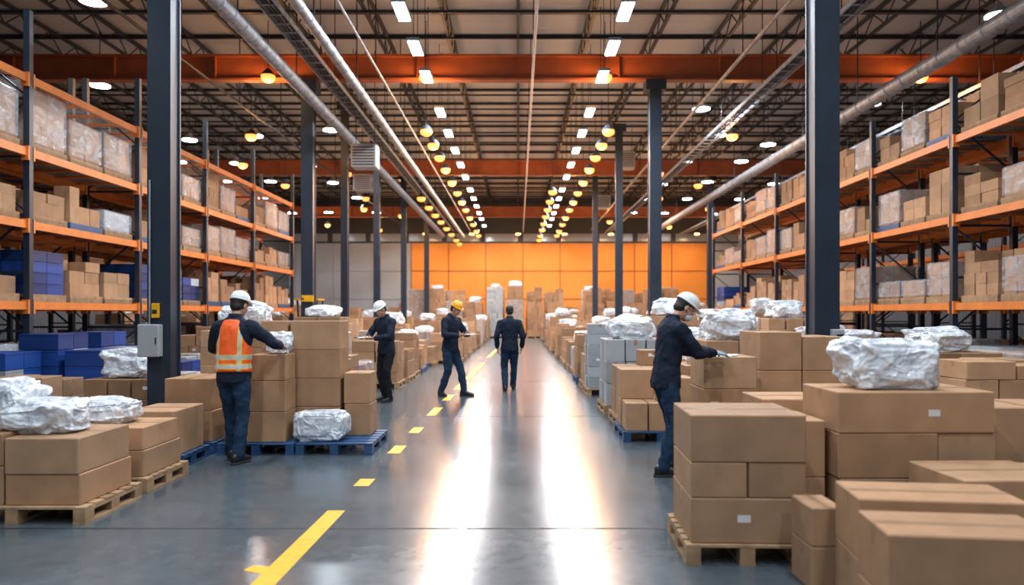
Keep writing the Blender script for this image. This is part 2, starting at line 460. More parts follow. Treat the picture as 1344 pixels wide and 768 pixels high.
def duct(name, x, z, r, y0, y1, seams=2.0, mat=GALV, hang=4):
    m = MB()
    y = y0; rings = []
    while y < y1-.01:
        rings += [((x, y, z), (1, 0, 0), (0, 0, 1), r, r), ((x, y+seams-.08, z), (1, 0, 0), (0, 0, 1), r, r),
                  ((x, y+seams-.07, z), (1, 0, 0), (0, 0, 1), r*1.08, r*1.08), ((x, y+seams-.01, z), (1, 0, 0), (0, 0, 1), r*1.08, r*1.08)]
        y += seams
    m.loft(rings, mat, 20)
    y = y0+1
    while y < y1:
        m.box(x-.012, x+.012, y-.012, y+.012, z+r*.9, 9.9, DARK); y += hang
    return m.done(name, smooth=False)
duct('spiral_air_duct', -5.52, 7.3, .15, 2, 56, .6)
duct('spiral_air_duct', -4.02, 7.2, .11, 2, 56, .6)
duct('spiral_air_duct', 9.35, 7.2, .18, 4, 56, .8)
duct('sprinkler_pipe', .38, 7.8, .035, 2, 56, 4, WHITEP)
duct('sprinkler_pipe', -8.4, 7.9, .04, 2, 56, 4, DARK)
duct('sprinkler_pipe', 5.6, 8.0, .05, 2, 56, 4, GALV)
duct('sprinkler_pipe', -3.55, 7.7, .03, 2, 56, 4, GALV)
m = MB()
for x in (6.6, 12.3, -5.0):
    zt = 7.7 if x < 0 else 7.5
    for dx in (-.18, .18): m.box(x+dx-.015, x+dx+.015, 2, 57, zt, zt+.1, GALV)
    y = 2.2
    while y < 57: m.box(x-.18, x+.18, y, y+.04, zt+.01, zt+.04, GALV); y += .5
    y = 4
    while y < 57: m.box(x-.2, x-.18, y, y+.02, zt+.05, 9.9, DARK); m.box(x+.18, x+.2, y, y+.02, zt+.05, 9.9, DARK); y += 4
    for q in (-.1, -.02, .07): m.tube([(x+q, 2, zt+.07), (x+q, 57, zt+.07)], [.03, .03], DARK, seg=8, sub=1)
m.done('cable_tray')

for (x, y, z) in ((-4.85, 24.2, 6.15), (-6.9, 34.0, 7.0), (4.7, 33.5, 7.9), (4.9, 44, 7.6)):
    m = MB()
    m.box(x-.4, x+.4, y-.3, y+.3, z, z+.75, GREYM, ch=.03)
    for i in range(7): m.box(x-.34, x+.34, y-.34, y-.3, z+.08+i*.09, z+.10+i*.09, DARK)
    for sx in (-.3, .3): m.box(x+sx-.01, x+sx+.01, y-.01, y+.01, z+.75, 9.9, DARK)
    m.done('unit_heater')

# ------------------------------------------------------------------ lamps
def light(name, kind, energy, color, size=.4, sizey=None):
    l = bpy.data.lights.new(name, kind); l.energy = energy; l.color = color
    if kind == 'AREA':
        l.size = size
        if sizey: l.shape = 'RECTANGLE'; l.size_y = sizey
        else: l.shape = 'DISK'
    else: l.shadow_soft_size = size
    return l
def mesh_of(build):
    m = MB(); build(m); o = m.done('tmp'); me = o.data; bpy.data.objects.remove(o); return me
def b_strip(m):
    m.box(-.15, .15, -.5, .5, .03, .11, GREYM, ch=.015); m.box(-.12, .12, -.47, .47, .0, .03, LED)
    for y in (-.35, .35): m.box(-.008, .008, y-.008, y+.008, .11, 2.05, DARK)
def b_disc(m):
    m.loft([((0, 0, .0), (1, 0, 0), (0, 1, 0), .28, .28), ((0, 0, .03), (1, 0, 0), (0, 1, 0), .28, .28)], LED, 20)
    m.loft([((0, 0, .03), (1, 0, 0), (0, 1, 0), .29, .29), ((0, 0, .10), (1, 0, 0), (0, 1, 0), .25, .25), ((0, 0, .22), (1, 0, 0), (0, 1, 0), .10, .10), ((0, 0, .3), (1, 0, 0), (0, 1, 0), .07, .07)], GREYM, 20)
    m.box(-.01, .01, -.01, .01, .3, 1.6, DARK)
def b_warm(m):
    m.ell((0, 0, 0), (.20, .20, .15), WARM, 16, 8)
    m.loft([((0, 0, .05), (1, 0, 0), (0, 1, 0), .22, .22), ((0, 0, .13), (1, 0, 0), (0, 1, 0), .15, .15), ((0, 0, .24), (1, 0, 0), (0, 1, 0), .06, .06)], DARK, 16)
    m.box(-.01, .01, -.01, .01, .2, 1.6, DARK)
ME_S, ME_D, ME_W = mesh_of(b_strip), mesh_of(b_disc), mesh_of(b_warm)
L_S = light('led_strip_light', 'AREA', 180, (.88, .94, 1.0), .24, 1.0)
L_D = light('highbay_light', 'AREA', 140, (.83, .92, 1.0), .6)
L_W = light('warm_light', 'POINT', 170, (1.0, .47, .15), .16)
def fixture(name, me, x, y, z, L=None):
    o = bpy.data.objects.new(name, me); COL.objects.link(o); o.location = (x, y, z)
    if L:
        lo = bpy.data.objects.new(name+'_source', L); COL.objects.link(lo); lo.parent = o; lo.location = (0, 0, -.03 if L.type == 'AREA' else -.33)
for x in (-2.45, 2.25):
    for y in (-3, 1, 5, 9, 12.8, 16, 18.2, 20.4, 24, 26.8, 29.6, 32.5, 35.4, 39, 42, 45, 48, 51, 55):
        fixture('led_strip_fixture', ME_S, x, y, 7.87, L_S)
for (x, y) in ((-9.2, 16.5), (-12.4, 22.6), (-12.8, 29.7), (-6.9, 28.1), (-10, 29), (10.9, 17.3), (11.4, 24.6), (15, 26.6), (6.05, 25.2), (7.6, 28.9), (10, 30.5),
               (-9.7, 3), (9.7, 3), (-6.5, 10), (6.1, 10), (-13, 12), (13.4, 12)):
    fixture('highbay_lamp', ME_D, x, y, 8.3, L_D)
for x in (-15, -12.5, -9.6, 7.6, 9.9, 13.2):
    for y in (34.4, 39.5, 45, 51.2):
        fixture('highbay_lamp', ME_D, x+R.uniform(-.2, .2), y+R.uniform(-.6, .6), 8.3, L_D if int(y) != 39 else None)
for x in (-7.05, -2.6, 2.45, 11.35): fixture('sodium_pendant_lamp', ME_W, x, 21.5, 8.22, L_W)
for y in (24.5, 26.5, 28.6, 31, 34, 37, 40, 43, 46.5, 50, 54, 57):
    for x in (-2.95, 2.9): fixture('sodium_pendant_lamp', ME_W, x, y, 7.4, L_W if y in (26.5, 31, 34, 40, 46.5, 54) else None)
    if y > 33:
        for x in (-4.5, 1.6): fixture('sodium_pendant_lamp', ME_W, x, y+1.4, 6.9 if x < 0 else 7.2, None)
for (x, y) in ((-11, 36), (-8.9, 44), (8.5, 36), (11, 44), (7.3, 26), (-9.1, 26), (13.6, 30), (-13, 52), (6, 50), (13.6, 54), (-7.2, 47), (8.3, 47), (-8, 40), (7.4, 40), (10.5, 53), (-10, 55), (-11.2, 31), (6.1, 33), (-7.4, 33)):
    fixture('sodium_pendant_lamp', ME_W, x, y, 7.6, L_W if (y > 40 or y in (26, 31)) else None)
L_WW = light('wash_light', 'AREA', 310, (1.0, .68, .36), .5)
for x in (-7, -3.5, 0, 3.5, 7, 10.5, 13.5):
    fixture('sodium_wash_lamp', ME_W, x, 57.6, 7.6, L_WW)

# ------------------------------------------------------------------ pallet racks
def rack(name, xf, side, ys, levels, top, depth=1.1):
    m = MB(); xb = xf+side*depth
    for y in ys:
        for x in (xf, xb):
            m.box(x-.05, x+.05, y-.05, y+.05, 0, top, NAVY)
            m.box(x-.09, x+.09, y-.09, y+.09, 0, .012, NAVY)
        z = .3; k = 0
        while z < top-.6:
            m.box(min(xf, xb), max(xf, xb), y-.018, y+.018, z, z+.04, NAVY)
            a, b = (xf, xb) if k % 2 else (xb, xf)
            m.beam((a, y, z+.04), (b, y, z+.95), .03, .03, NAVY); z += .95; k += 1
    for i in range(len(ys)-1):
        y0, y1 = ys[i]+.05, ys[i+1]-.05
        for z in levels:
            for x in (xf, xb):
                m.box(x-.03, x+.03, y0, y1, z-.13, z, ORNG)
                for ye in (y0, y1-.04): m.box(x-.06, x+.06, ye, ye+.04, z-.2, z+.03, ORNG)
            for k in range(5):
                yy = y0+(y1-y0)*(k+.5)/5; m.box(min(xf, xb)+.03, max(xf, xb)-.03, yy-.03, yy+.03, z-.05, z-.01, ORNG)
            n = 16
            for k in range(n):
                xx = min(xf, xb)+.04+(depth-.08)*k/(n-1); m.box(xx-.004, xx+.004, y0, y1, z-.008, z, GALV)
    m.done(name)
def crate(m, x0, x1, y0, y1, z0, z1, blue=True):
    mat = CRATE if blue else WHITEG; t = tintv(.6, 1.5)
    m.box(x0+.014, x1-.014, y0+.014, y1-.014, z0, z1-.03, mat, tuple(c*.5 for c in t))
    m.box(x0, x1, y0, y1, z1-.035, z1-.004, mat, t); m.box(x0+.003, x1-.003, y0+.003, y1-.003, z0+.07, z0+.085, mat, t)
    m.box(x0+.003, x1-.003, y0+.003, y1-.003, z0, z0+.02, mat, t)
    n = max(2, int((x1-x0)/.10))
    for i in range(n+1):
        x = x0+(x1-x0-.012)*i/n; m.box(x, x+.012, y0+.002, y1-.002, z0, z1-.03, mat, t)
    n = max(2, int((y1-y0)/.10))
    for i in range(n+1):
        y = y0+(y1-y0-.012)*i/n; m.box(x0+.002, x1-.002, y, y+.012, z0, z1-.03, mat, t)
def stock(name, xf, side, ys, levels, depth=1.1, fill=.9, detail=False, hs=1.0, last=1.15):
    m = MB(); cx = xf+side*depth/2
    lv = [0.0]+list(levels)
    for li, z in enumerate(lv):
        hmax = ((lv[li+1]-.2) if li+1 < len(lv) else z+1.15) - z - .3
        for i in range(len(ys)-1):
            y0, y1 = ys[i]+.08, ys[i+1]-.08; n = 3 if (y1-y0) > 2.9 else 2
            for k in range(n):
                if R.random() > fill: continue
                w = (y1-y0)/n; cy = y0+w*(k+.5)
                u = R.random(); h = R.uniform(.55, 1)*hmax*hs
                if li == len(lv)-1: h = R.uniform(.55, .95)
                if u < (.5 if li == 0 else .14 if li == 1 else .02):
                    pallet(m, cx-.48, cx+.48, cy-w*.45, cy+w*.45, z, WOOD, detail=detail)
                    zz = z+.13; h = min(h, .75)
                    while zz+.16 < z+.13+h:
                        for a in (0, 1):
                            for q in (0, 1):
                                crate(m, cx-.46+a*.46, cx-.005+a*.46, cy-w*.42+q*w*.42, cy+q*w*.42-.01, zz, zz+.18, R.random() < .85)
                        zz += .185
                else:
                    load(m, cx, cy, .98, w*.92, h, z, detail=detail, bagp=.0, filmp=.40)
    m.done(name)

LL = (1.75, 3.07, 4.25, 5.45)
YL = [8.9, 12.45, 16.05, 19.5, 23.0, 27.0]
rack('pallet_rack', -8.0, -1, YL, LL, 6.5); stock('racked_box_stock', -8.0, -1, YL, (1.75, 3.07, 4.25), fill=1)
rack('pallet_rack', -9.4, -1, YL, LL, 6.5); stock('racked_box_stock', -9.4, -1, YL, (1.75, 3.07, 4.25), fill=.85)
RL = (1.75, 3.35, 4.80)
YR = [6.9, 10.4, 14.0, 17.2, 20.4, 23.6, 27.2, 31.2]
rack('pallet_rack', 8.0, 1, YR, RL, 5.9); stock('racked_box_stock', 8.0, 1, YR, RL, fill=1, hs=.85)
rack('pallet_rack', 9.4, 1, YR, RL, 5.9); stock('racked_box_stock', 9.4, 1, YR, RL, fill=.85, hs=.9)
rack('pallet_rack', 13.0, 1, YR, (1.75, 3.35, 4.8, 6.2), 7.2)
rack('pallet_rack', -13.0, -1, YL, LL, 7.0); stock('racked_box_stock', -13.0, -1, YL, (1.75, 3.07, 4.25), fill=.7)

# ------------------------------------------------------------------ floor stock, near (left)
def near_pallet(name, x0, x1, y0, y1, mat, rot=0):
    m = MB(); pallet(m, x0, x1, y0, y1, 0, mat, rot); return m.done(name)
W, B = ('wooden_pallet', WOOD), ('blue_pallet', BLUEP)
near_pallet(W[0], -4.27, -3.18, 5.6, 6.45, WOOD)
near_box(-3.8, -3.24, 5.64, 6.4, .13, .36); near_box(-3.8, -3.25, 5.63, 6.38, .361, .63)
near_box(-4.25, -3.81, 5.64, 6.4, .13, .42); near_box(-4.25, -3.81, 5.64, 6.4, .421, .66)
near_bag('white_poly_bag', -3.70, 6.0, .631, .72, .62, .27, 3)
near_bag('white_poly_bag', -4.08, 6.15, .661, .55, .5, .38, 8)
near_pallet(W[0], -4.2, -3.2, 6.58, 7.4, WOOD)
near_box(-3.76, -3.25, 6.62, 7.35, .13, .36); near_box(-3.75, -3.26, 6.62, 7.3, .361, .56); near_box(-4.18, -3.77, 6.62, 7.35, .13, .55)
near_bag('white_poly_bag', -3.72, 6.95, .561, .58, .55, .24, 5)
near_pallet(B[0], -4.15, -3.36, 7.5, 8.3, BLUEP)
near_box(-3.9, -3.4, 7.53, 8.25, .13, .585); near_box(-4.13, -3.91, 7.55, 8.2, .13, .5)
near_pallet(B[0], -4.0, -3.36, 8.42, 9.25, BLUEP)
near_box(-3.95, -3.39, 8.46, 9.2, .13, .47); near_box(-3.93, -3.41, 8.46, 9.2, .471, .83)
near_pallet(B[0], -3.3, -2.46, 8.35, 9.35, BLUEP); near_pallet(B[0], -2.44, -1.6, 8.35, 9.35, BLUEP)
near_box(-3.28, -3.04, 8.5, 9.0, .13, .45)
near_box(-3.02, -2.57, 8.42, 8.82, .13, .465); near_box(-3.02, -2.57, 8.42, 8.82, .466, .81); near_box(-2.96, -2.57, 8.42, 8.80, .811, 1.10)
for i, (a, b) in enumerate(((.13, .47), (.471, .80), (.801, 1.13), (1.131, 1.47))):
    near_box(-2.66+.01*(i % 2), -2.07, 8.86, 9.32, a, b); near_box(-3.0, -2.68, 8.88, 9.3, a, b-.001)
near_bag('plastic_wrapped_bundle', -2.22, 8.58, .131, .70, .42, .36, 11, boxy=.35, rough=.14)
near_bag('plastic_wrapped_bundle', -2.70, 8.6, 1.102, .32, .34, .26, 21)
near_box(-2.03, -1.72, 8.9, 9.3, .13, .5); near_box(-2.04, -1.73, 8.9, 9.3, .501, .86)
m = MB()
load(m, -2.7, 10.35, .95, 1.0, .95, detail=True, bagp=0, filmp=0)
load(m, -2.75, 11.7, .9, 1.0, .8, detail=True, bagp=1)
load(m, -3.55, 13.4, 1.0, 1.1, 1.0, detail=True, bagp=1)
load(m, -3.9, 10.9, 1.0, 1.0, 1.1, detail=True, bagp=.6)
load(m, -3.8, 12.1, 1.0, 1.0, .9, detail=True, bagp=.6)
m.done('palletised_box_stacks')
m = MB()
for (x, y, h) in ((-5.1, 6.6, .3), (-5.4, 7.9, .42), (-5.9, 9.1, .5), (-5.3, 10.6, .6), (-5.2, 12.0, .7), (-6.6, 10.3, .6), (-6.5, 7.9, .45), (-5.2, 14.2, .9), (-6.6, 14.6, .8), (-7.2, 9.1, .6)):
    load(m, x, y, 1.0, 1.05, h, detail=True, bagp=.35, pm=WOOD)
m.done('palletised_box_stacks')
m = MB()
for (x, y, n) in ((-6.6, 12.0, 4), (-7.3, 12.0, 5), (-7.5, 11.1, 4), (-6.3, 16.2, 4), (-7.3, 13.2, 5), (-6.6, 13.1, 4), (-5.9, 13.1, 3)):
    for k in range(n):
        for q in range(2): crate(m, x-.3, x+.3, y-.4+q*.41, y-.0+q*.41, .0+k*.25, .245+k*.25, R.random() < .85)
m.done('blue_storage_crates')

# ------------------------------------------------------------------ right near
near_pallet(W[0], 1.05, 1.80, 4.68, 5.42, WOOD, rot=-.04)
r = -.04
near_box(1.08, 1.79, 4.70, 5.38, .13, .41, r); near_box(1.08, 1.43, 4.71, 5.37, .411, .63, r); near_box(1.435, 1.79, 4.70, 5.36, .411, .63, r)
near_box(1.08, 1.79, 4.70, 5.37, .631, .925, r)
near_box(1.88, 2.16, 5.35, 5.9, 0, .4); near_box(1.88, 2.16, 5.35, 5.9, .401, .80)
near_pallet(W[0], 1.5, 2.62, 6.05, 6.7, WOOD); near_box(1.97, 2.6, 6.08, 6.66, .13, .5); near_box(1.95, 2.6, 6.08, 6.66, .501, .87)
near_box(1.52, 1.94, 6.08, 6.66, .13, .48)
near_pallet(W[0], 2.19, 3.3, 5.2, 5.95, WOOD)
near_box(2.2, 2.9, 5.22, 5.9, .13, .42); near_box(2.905, 3.29, 5.22, 5.9, .13, .42)
near_box(2.19, 2.88, 5.22, 5.9, .421, .73); near_box(2.885, 3.29, 5.24, 5.9, .421, .73)
near_box(2.19, 3.27, 5.22, 5.88, .731, 1.015, .01)
near_bag('white_poly_bag', 2.66, 5.52, 1.017, .84, .54, .38, 31, boxy=.45, rough=.2)
near_box(2.60, 3.29, 4.46, 5.08, 0, .29, .03); near_box(2.60, 3.29, 4.46, 5.08, .291, .575, .03)
a = math.radians(-7)
near_box(1.60, 2.32, 3.20, 3.62, 0, .31, a); near_box(1.60, 2.32, 3.20, 3.62, .311, .61, a)
near_box(1.72, 2.52, 3.74, 4.17, 0, .32, a); near_box(1.72, 2.52, 3.74, 4.17, .321, .63, a)
near_box(1.63, 1.82, 4.24, 4.56, 0, .25, 0); near_box(1.63, 1.82, 4.24, 4.56, .251, .47, 0); near_box(1.86, 2.5, 4.29, 4.62, 0, .40, 0)
near_box(2.72, 3.32, 3.6, 4.2, 0, .42, .05)
near_box(3.5, 4.1, 5.6, 6.2, 0, .42); near_box(3.5, 4.1, 5.6, 6.2, .421, .86)
near_box(3.40, 4.05, 4.9, 5.4, 0, .5)
near_pallet(W[0], 1.78, 2.5, 7.55, 8.3, WOOD)
near_box(1.84, 2.38, 7.6, 8.2, .13, .46); near_box(1.84, 2.38, 7.6, 8.2, .461, .80); near_box(1.85, 2.38, 7.6, 8.2, .801, 1.12)
near_pallet(W[0], 2.52, 3.5, 8.0, 8.9, WOOD)
for i, z in enumerate((.13, .54, .95)):
    near_box(2.55, 3.0, 8.05, 8.8, z, z+.409-.001*i); near_box(3.005, 3.45, 8.05, 8.8, z, z+.409-.05*(i == 2))
m = MB()
load(m, 3.1, 7.1, .85, .75, .55, detail=True, bagp=0, filmp=0)
load(m, 4.6, 7.5, 1.0, 1.0, .95, detail=True, bagp=.0)
load(m, 5.7, 7.6, 1.0, 1.0, .75, detail=True, bagp=1)
load(m, 4.9, 8.9, 1.0, 1.0, 1.0, detail=True, bagp=.5)
load(m, 6.1, 9.0, 1.0, 1.0, .9, detail=True, bagp=.5)
load(m, 1.72, 9.65, .9, .95, .85, detail=True, bagp=0, filmp=0, pm=BLUEP)
load(m, 2.75, 9.9, .9, 1.0, 1.12, detail=True, bagp=1)
load(m, 1.75, 10.9, .8, 1.0, 1.05, detail=True, bagp=.0, filmp=0)
load(m, 2.8, 11.2, .95, 1.0, .85, detail=True, bagp=1)
load(m, 6.0, 6.3, .95, .95, .6, detail=True, bagp=1)
load(m, 4.75, 6.2, .95, .95, .7, detail=True, bagp=0)
m.done('palletised_box_stacks')

colpos = [(-6.05, 22), (-6, 26.4), (-6, 32.4), (-6, 40), (-6, 50), (3.94, 22), (3.9, 29.5), (3.9, 38.6), (10.2, 40.5)]
def okc(x, y): return all(abs(x-a) > .8 or abs(y-b) > .85 for a, b in colpos)
m = MB(); y = 12.3
while y < 50:
    for x in (1.85, 3.0, 4.8, 6.0):
        xx = x+R.uniform(-.08, .08)
        if okc(xx, y) and R.random() < .95: load(m, xx, y, 1.0, 1.05, R.choice((.6, .8, .9, 1.0, 1.2, 1.35)), detail=y < 20, bagp=.42)
    y += 1.32
y = 16.2
while y < 50:
    for x in (-3.0, -4.2, -5.2, -7.2):
        xx = x+R.uniform(-.08, .08) + (.0 if y < 24 else .7)
        if okc(xx, y) and R.random() < .93: load(m, xx, y, 1.0, 1.05, R.choice((.6, .75, .9, 1.1, 1.3)), detail=y < 20, bagp=.36)
    y += 1.35
y = 29.5
while y < 57:
    for x in (-9.5, -11.5, -13.5, -15.5):
        if R.random() < .75: load(m, x, y, 1.2, 1.2, R.uniform(.8, 1.9), bagp=.2)
    for x in (8.4, 11.9, 13.5, 15.5):
        if y > 33 and R.random() < .75: load(m, x, y, 1.2, 1.2, R.uniform(.8, 1.9), bagp=.2)
    y += 1.7
for yy in (49.4, 50.9, 52.3, 53.8, 55.4):
    x = -8
    while x < 14:
        if okc(x, yy): load(m, x, yy, 1.1, 1.1, R.uniform(.9, 2.3) if R.random() < .7 else 3.1, bagp=.22)
        x += 1.3
m.done('warehouse_floor_stock')

m = MB(); m.box(-4.66, -4.40, 9.32, 9.45, 1.02, 1.42, GREYM, ch=.01); m.box(-4.44, -4.425, 9.312, 9.322, 1.18, 1.26, DARK)
m.tube([(-4.56, 9.43, 1.42), (-4.56, 9.43, 3.2)], [.012, .012], GALV, seg=8, sub=1); m.done('electrical_cabinet')
m = MB(); m.box(3.86, 4.00, 9.33, 9.44, 1.02, 1.36, GREYM, ch=.01); m.box(3.90, 3.98, 9.322, 9.33, 1.22, 1.3, DARK); m.done('switch_box')
for (x, y, z) in ((-4.49, 9.42, 1.5), (-6.15, 21.79, 1.9)):
    m = MB(); m.box(x-.04, x+.05 if y < 12 else x+.3, y-.01, y+.03, z, z+.18, YEL, ch=.004); m.box(x-.03, x+.03, y-.014, y-.009, z+.05, z+.1, DARK); m.done('yellow_warning_sign')
m = MB()
fx, fy = -8.3, 30.0
m.box(fx-.55, fx+.55, fy-.9, fy+.7, .35, 1.0, YEL, ch=.06); m.box(fx-.5, fx+.5, fy+.3, fy+1.0, .3, 1.15, DARK, ch=.08)
for sx in (-.5, .5):
    for sy in (-.75, .65):
        m.tube([(fx+sx-.1, fy+sy, .3), (fx+sx+.1, fy+sy, .3)], [.26, .26], DARK, seg=18, sub=1)
    m.beam((fx+sx, fy-.7, 1.0), (fx+sx, fy-.4, 2.1), .06, .06, DARK); m.beam((fx+sx, fy+.6, 1.0), (fx+sx, fy+.4, 2.1), .06, .06, DARK)
    m.box(fx+sx*.6-.05, fx+sx*.6+.05, fy-1.1, fy-.98, .05, 2.6, DARK); m.box(fx+sx*.6-.06, fx+sx*.6+.06, fy-2.1, fy-1.1, .06, .1, DARK)
m.box(fx-.55, fx+.55, fy-.5, fy+.5, 2.08, 2.14, YEL); m.box(fx-.25, fx+.25, fy-.1, fy+.1, 1.0, 1.5, DARK, ch=.03)
m.done('forklift')

# ------------------------------------------------------------------ people
SKIN = pmat('skin', (.50, .27, .18), .5, var=.05, vscale=20)
LIP = pmat('lip_skin', (.36, .13, .10), .45)
EYEW = pmat('eye_white', (.8, .8, .8), .2); EYED = pmat('iris_dark', (.02, .012, .01), .15)
HAIR = pmat('dark_hair', (.015, .011, .009), .55, var=.3, vscale=60, bump=.5, bscale=120)
JACK = pmat('navy_jacket_cloth', (.008, .015, .032), .8, var=.2, vscale=14, bump=.5, bscale=22, spec=.25)
JEAN = pmat('denim', (.014, .034, .072), .85, var=.25, vscale=16, bump=.5, bscale=22, spec=.2)
BLKT = pmat('black_trouser_cloth', (.010, .012, .017), .8, var=.2, vscale=16, bump=.4, bscale=22, spec=.2)
SHOE = pmat('black_leather', (.010, .010, .011), .4)
SOLE = pmat('rubber_sole', (.03, .03, .032), .8)
HELW = pmat('white_helmet_shell', (.78, .80, .82), .25, coat=.4)
HELY = pmat('yellow_helmet_shell', (.90, .38, .01), .25, coat=.4)
MASK = pmat('face_mask_cloth', (.70, .76, .82), .7)
GLOVE = pmat('work_glove', (.30, .38, .46), .7, bump=.3)
PAPER = pmat('paper', (.82, .82, .80), .6)
CLIP = pmat('clipboard_brown', (.30, .17, .08), .5)

def vest_mat():
    m, nt, b = new_mat('hi_vis_vest'); N, L = nt.nodes, nt.links
    b.inputs['Roughness'].default_value = .6
    tc = N.new('ShaderNodeTexCoord'); sp = N.new('ShaderNodeSeparateXYZ'); L.new(tc.outputs['Object'], sp.inputs[0])
    def band(sock, c, w):
        s = N.new('ShaderNodeMath'); s.operation = 'SUBTRACT'; L.new(sock, s.inputs[0]); s.inputs[1].default_value = c
        a = N.new('ShaderNodeMath'); a.operation = 'ABSOLUTE'; L.new(s.outputs[0], a.inputs[0])
        l = N.new('ShaderNodeMath'); l.operation = 'LESS_THAN'; L.new(a.outputs[0], l.inputs[0]); l.inputs[1].default_value = w
        return l.outputs[0]
    def mx(a, c):
        k = N.new('ShaderNodeMath'); k.operation = 'MAXIMUM'; L.new(a, k.inputs[0]); L.new(c, k.inputs[1]); return k.outputs[0]
    ab = N.new('ShaderNodeMath'); ab.operation = 'ABSOLUTE'; L.new(sp.outputs['X'], ab.inputs[0])
    silver = mx(mx(band(sp.outputs['Z'], 1.10, .018), band(sp.outputs['Z'], 1.005, .018)), band(ab.outputs[0], .118, .012))
    yel = mx(mx(band(sp.outputs['Z'], 1.10, .028), band(sp.outputs['Z'], 1.005, .028)), band(ab.outputs[0], .118, .020))
    m1 = N.new('ShaderNodeMix'); m1.data_type = 'RGBA'; m1.inputs[6].default_value = (.95, .12, .015, 1); m1.inputs[7].default_value = (.80, .55, .04, 1); L.new(yel, m1.inputs[0])
    m2 = N.new('ShaderNodeMix'); m2.data_type = 'RGBA'; m2.inputs[7].default_value = (.50, .52, .48, 1); L.new(silver, m2.inputs[0]); L.new(m1.outputs[2], m2.inputs[6])
    L.new(m2.outputs[2], b.inputs['Base Color'])
    n = N.new('ShaderNodeTexNoise'); n.inputs['Scale'].default_value = 9; L.new(tc.outputs['Object'], n.inputs['Vector'])
    bp = N.new('ShaderNodeBump'); bp.inputs['Strength'].default_value = .5; bp.inputs['Distance'].default_value = .02
    L.new(n.outputs['Fac'], bp.inputs['Height']); L.new(bp.outputs['Normal'], b.inputs['Normal'])
    return m
VEST = vest_mat()
CLOUD = bpy.data.textures.new('cloth_folds', 'CLOUDS'); CLOUD.noise_scale = .09

def remesh(o, vox, it=4, disp=0):
    r = o.modifiers.new('r', 'REMESH'); r.mode = 'VOXEL'; r.voxel_size = vox; r.use_smooth_shade = True
    if it: s = o.modifiers.new('s', 'SMOOTH'); s.factor = .5; s.iterations = it
    if disp:
        d = o.modifiers.new('d', 'DISPLACE'); d.texture = CLOUD; d.strength = disp; d.mid_level = .5; d.texture_coords = 'LOCAL'

def ik(S_, T_, a, b, hint):
    S_, T_ = Vector(S_), Vector(T_); d = T_-S_; L_ = min(d.length, (a+b)*.995); d.normalize(); T_ = S_+d*L_
    x = (a*a - b*b + L_*L_)/(2*L_); h = math.sqrt(max(a*a-x*x, 0))
    hv = Vector(hint); hv = (hv - d*hv.dot(d)).normalized()
    return S_+d*x+hv*h, T_

def hand(mb, W_, d, n, side, mat, curl=.5, spread=.0):
    d = Vector(d).normalized(); n = Vector(n); n = (n-d*n.dot(d)).normalized(); lat = d.cross(n)*side
    W_ = Vector(W_)
    R3 = lambda k, w, t: (W_+d*k, lat, n, w, t)
    mb.loft([R3(-.03, .024, .019), R3(0, .026, .019), R3(.03, .036, .017), R3(.06, .042, .015), R3(.088, .040, .012), R3(.096, .034, .008)], mat, 14)
    for i, (o, l) in enumerate(((.031, .074), (.0105, .082), (-.0105, .076), (-.031, .060))):
        p = W_+d*.082+lat*o; pts = [p-d*.015]; ang = 0; dd = (d+lat*o*spread*8).normalized()
        pts.append(p)
        for k, f in enumerate((.45, .3, .25)):
            ang += curl*(.7, 1.0, .7)[k]
            v = dd*math.cos(ang)+n*math.sin(ang); p = p+v*l*f; pts.append(p)
        mb.tube(pts, [.0095, .0095, .0088, .008, .0065], mat, seg=8, sub=2)
    p = W_+d*.022+lat*.028
    v1 = (d*.65+lat*.62+n*.35).normalized(); v2 = (d*.85+lat*.1+n*.5).normalized()
    mb.tube([p-lat*.01, p+v1*.03, p+v1*.03+v2*.03, p+v1*.03+v2*.055], [.013, .012, .0105, .008], mat, seg=8, sub=2)

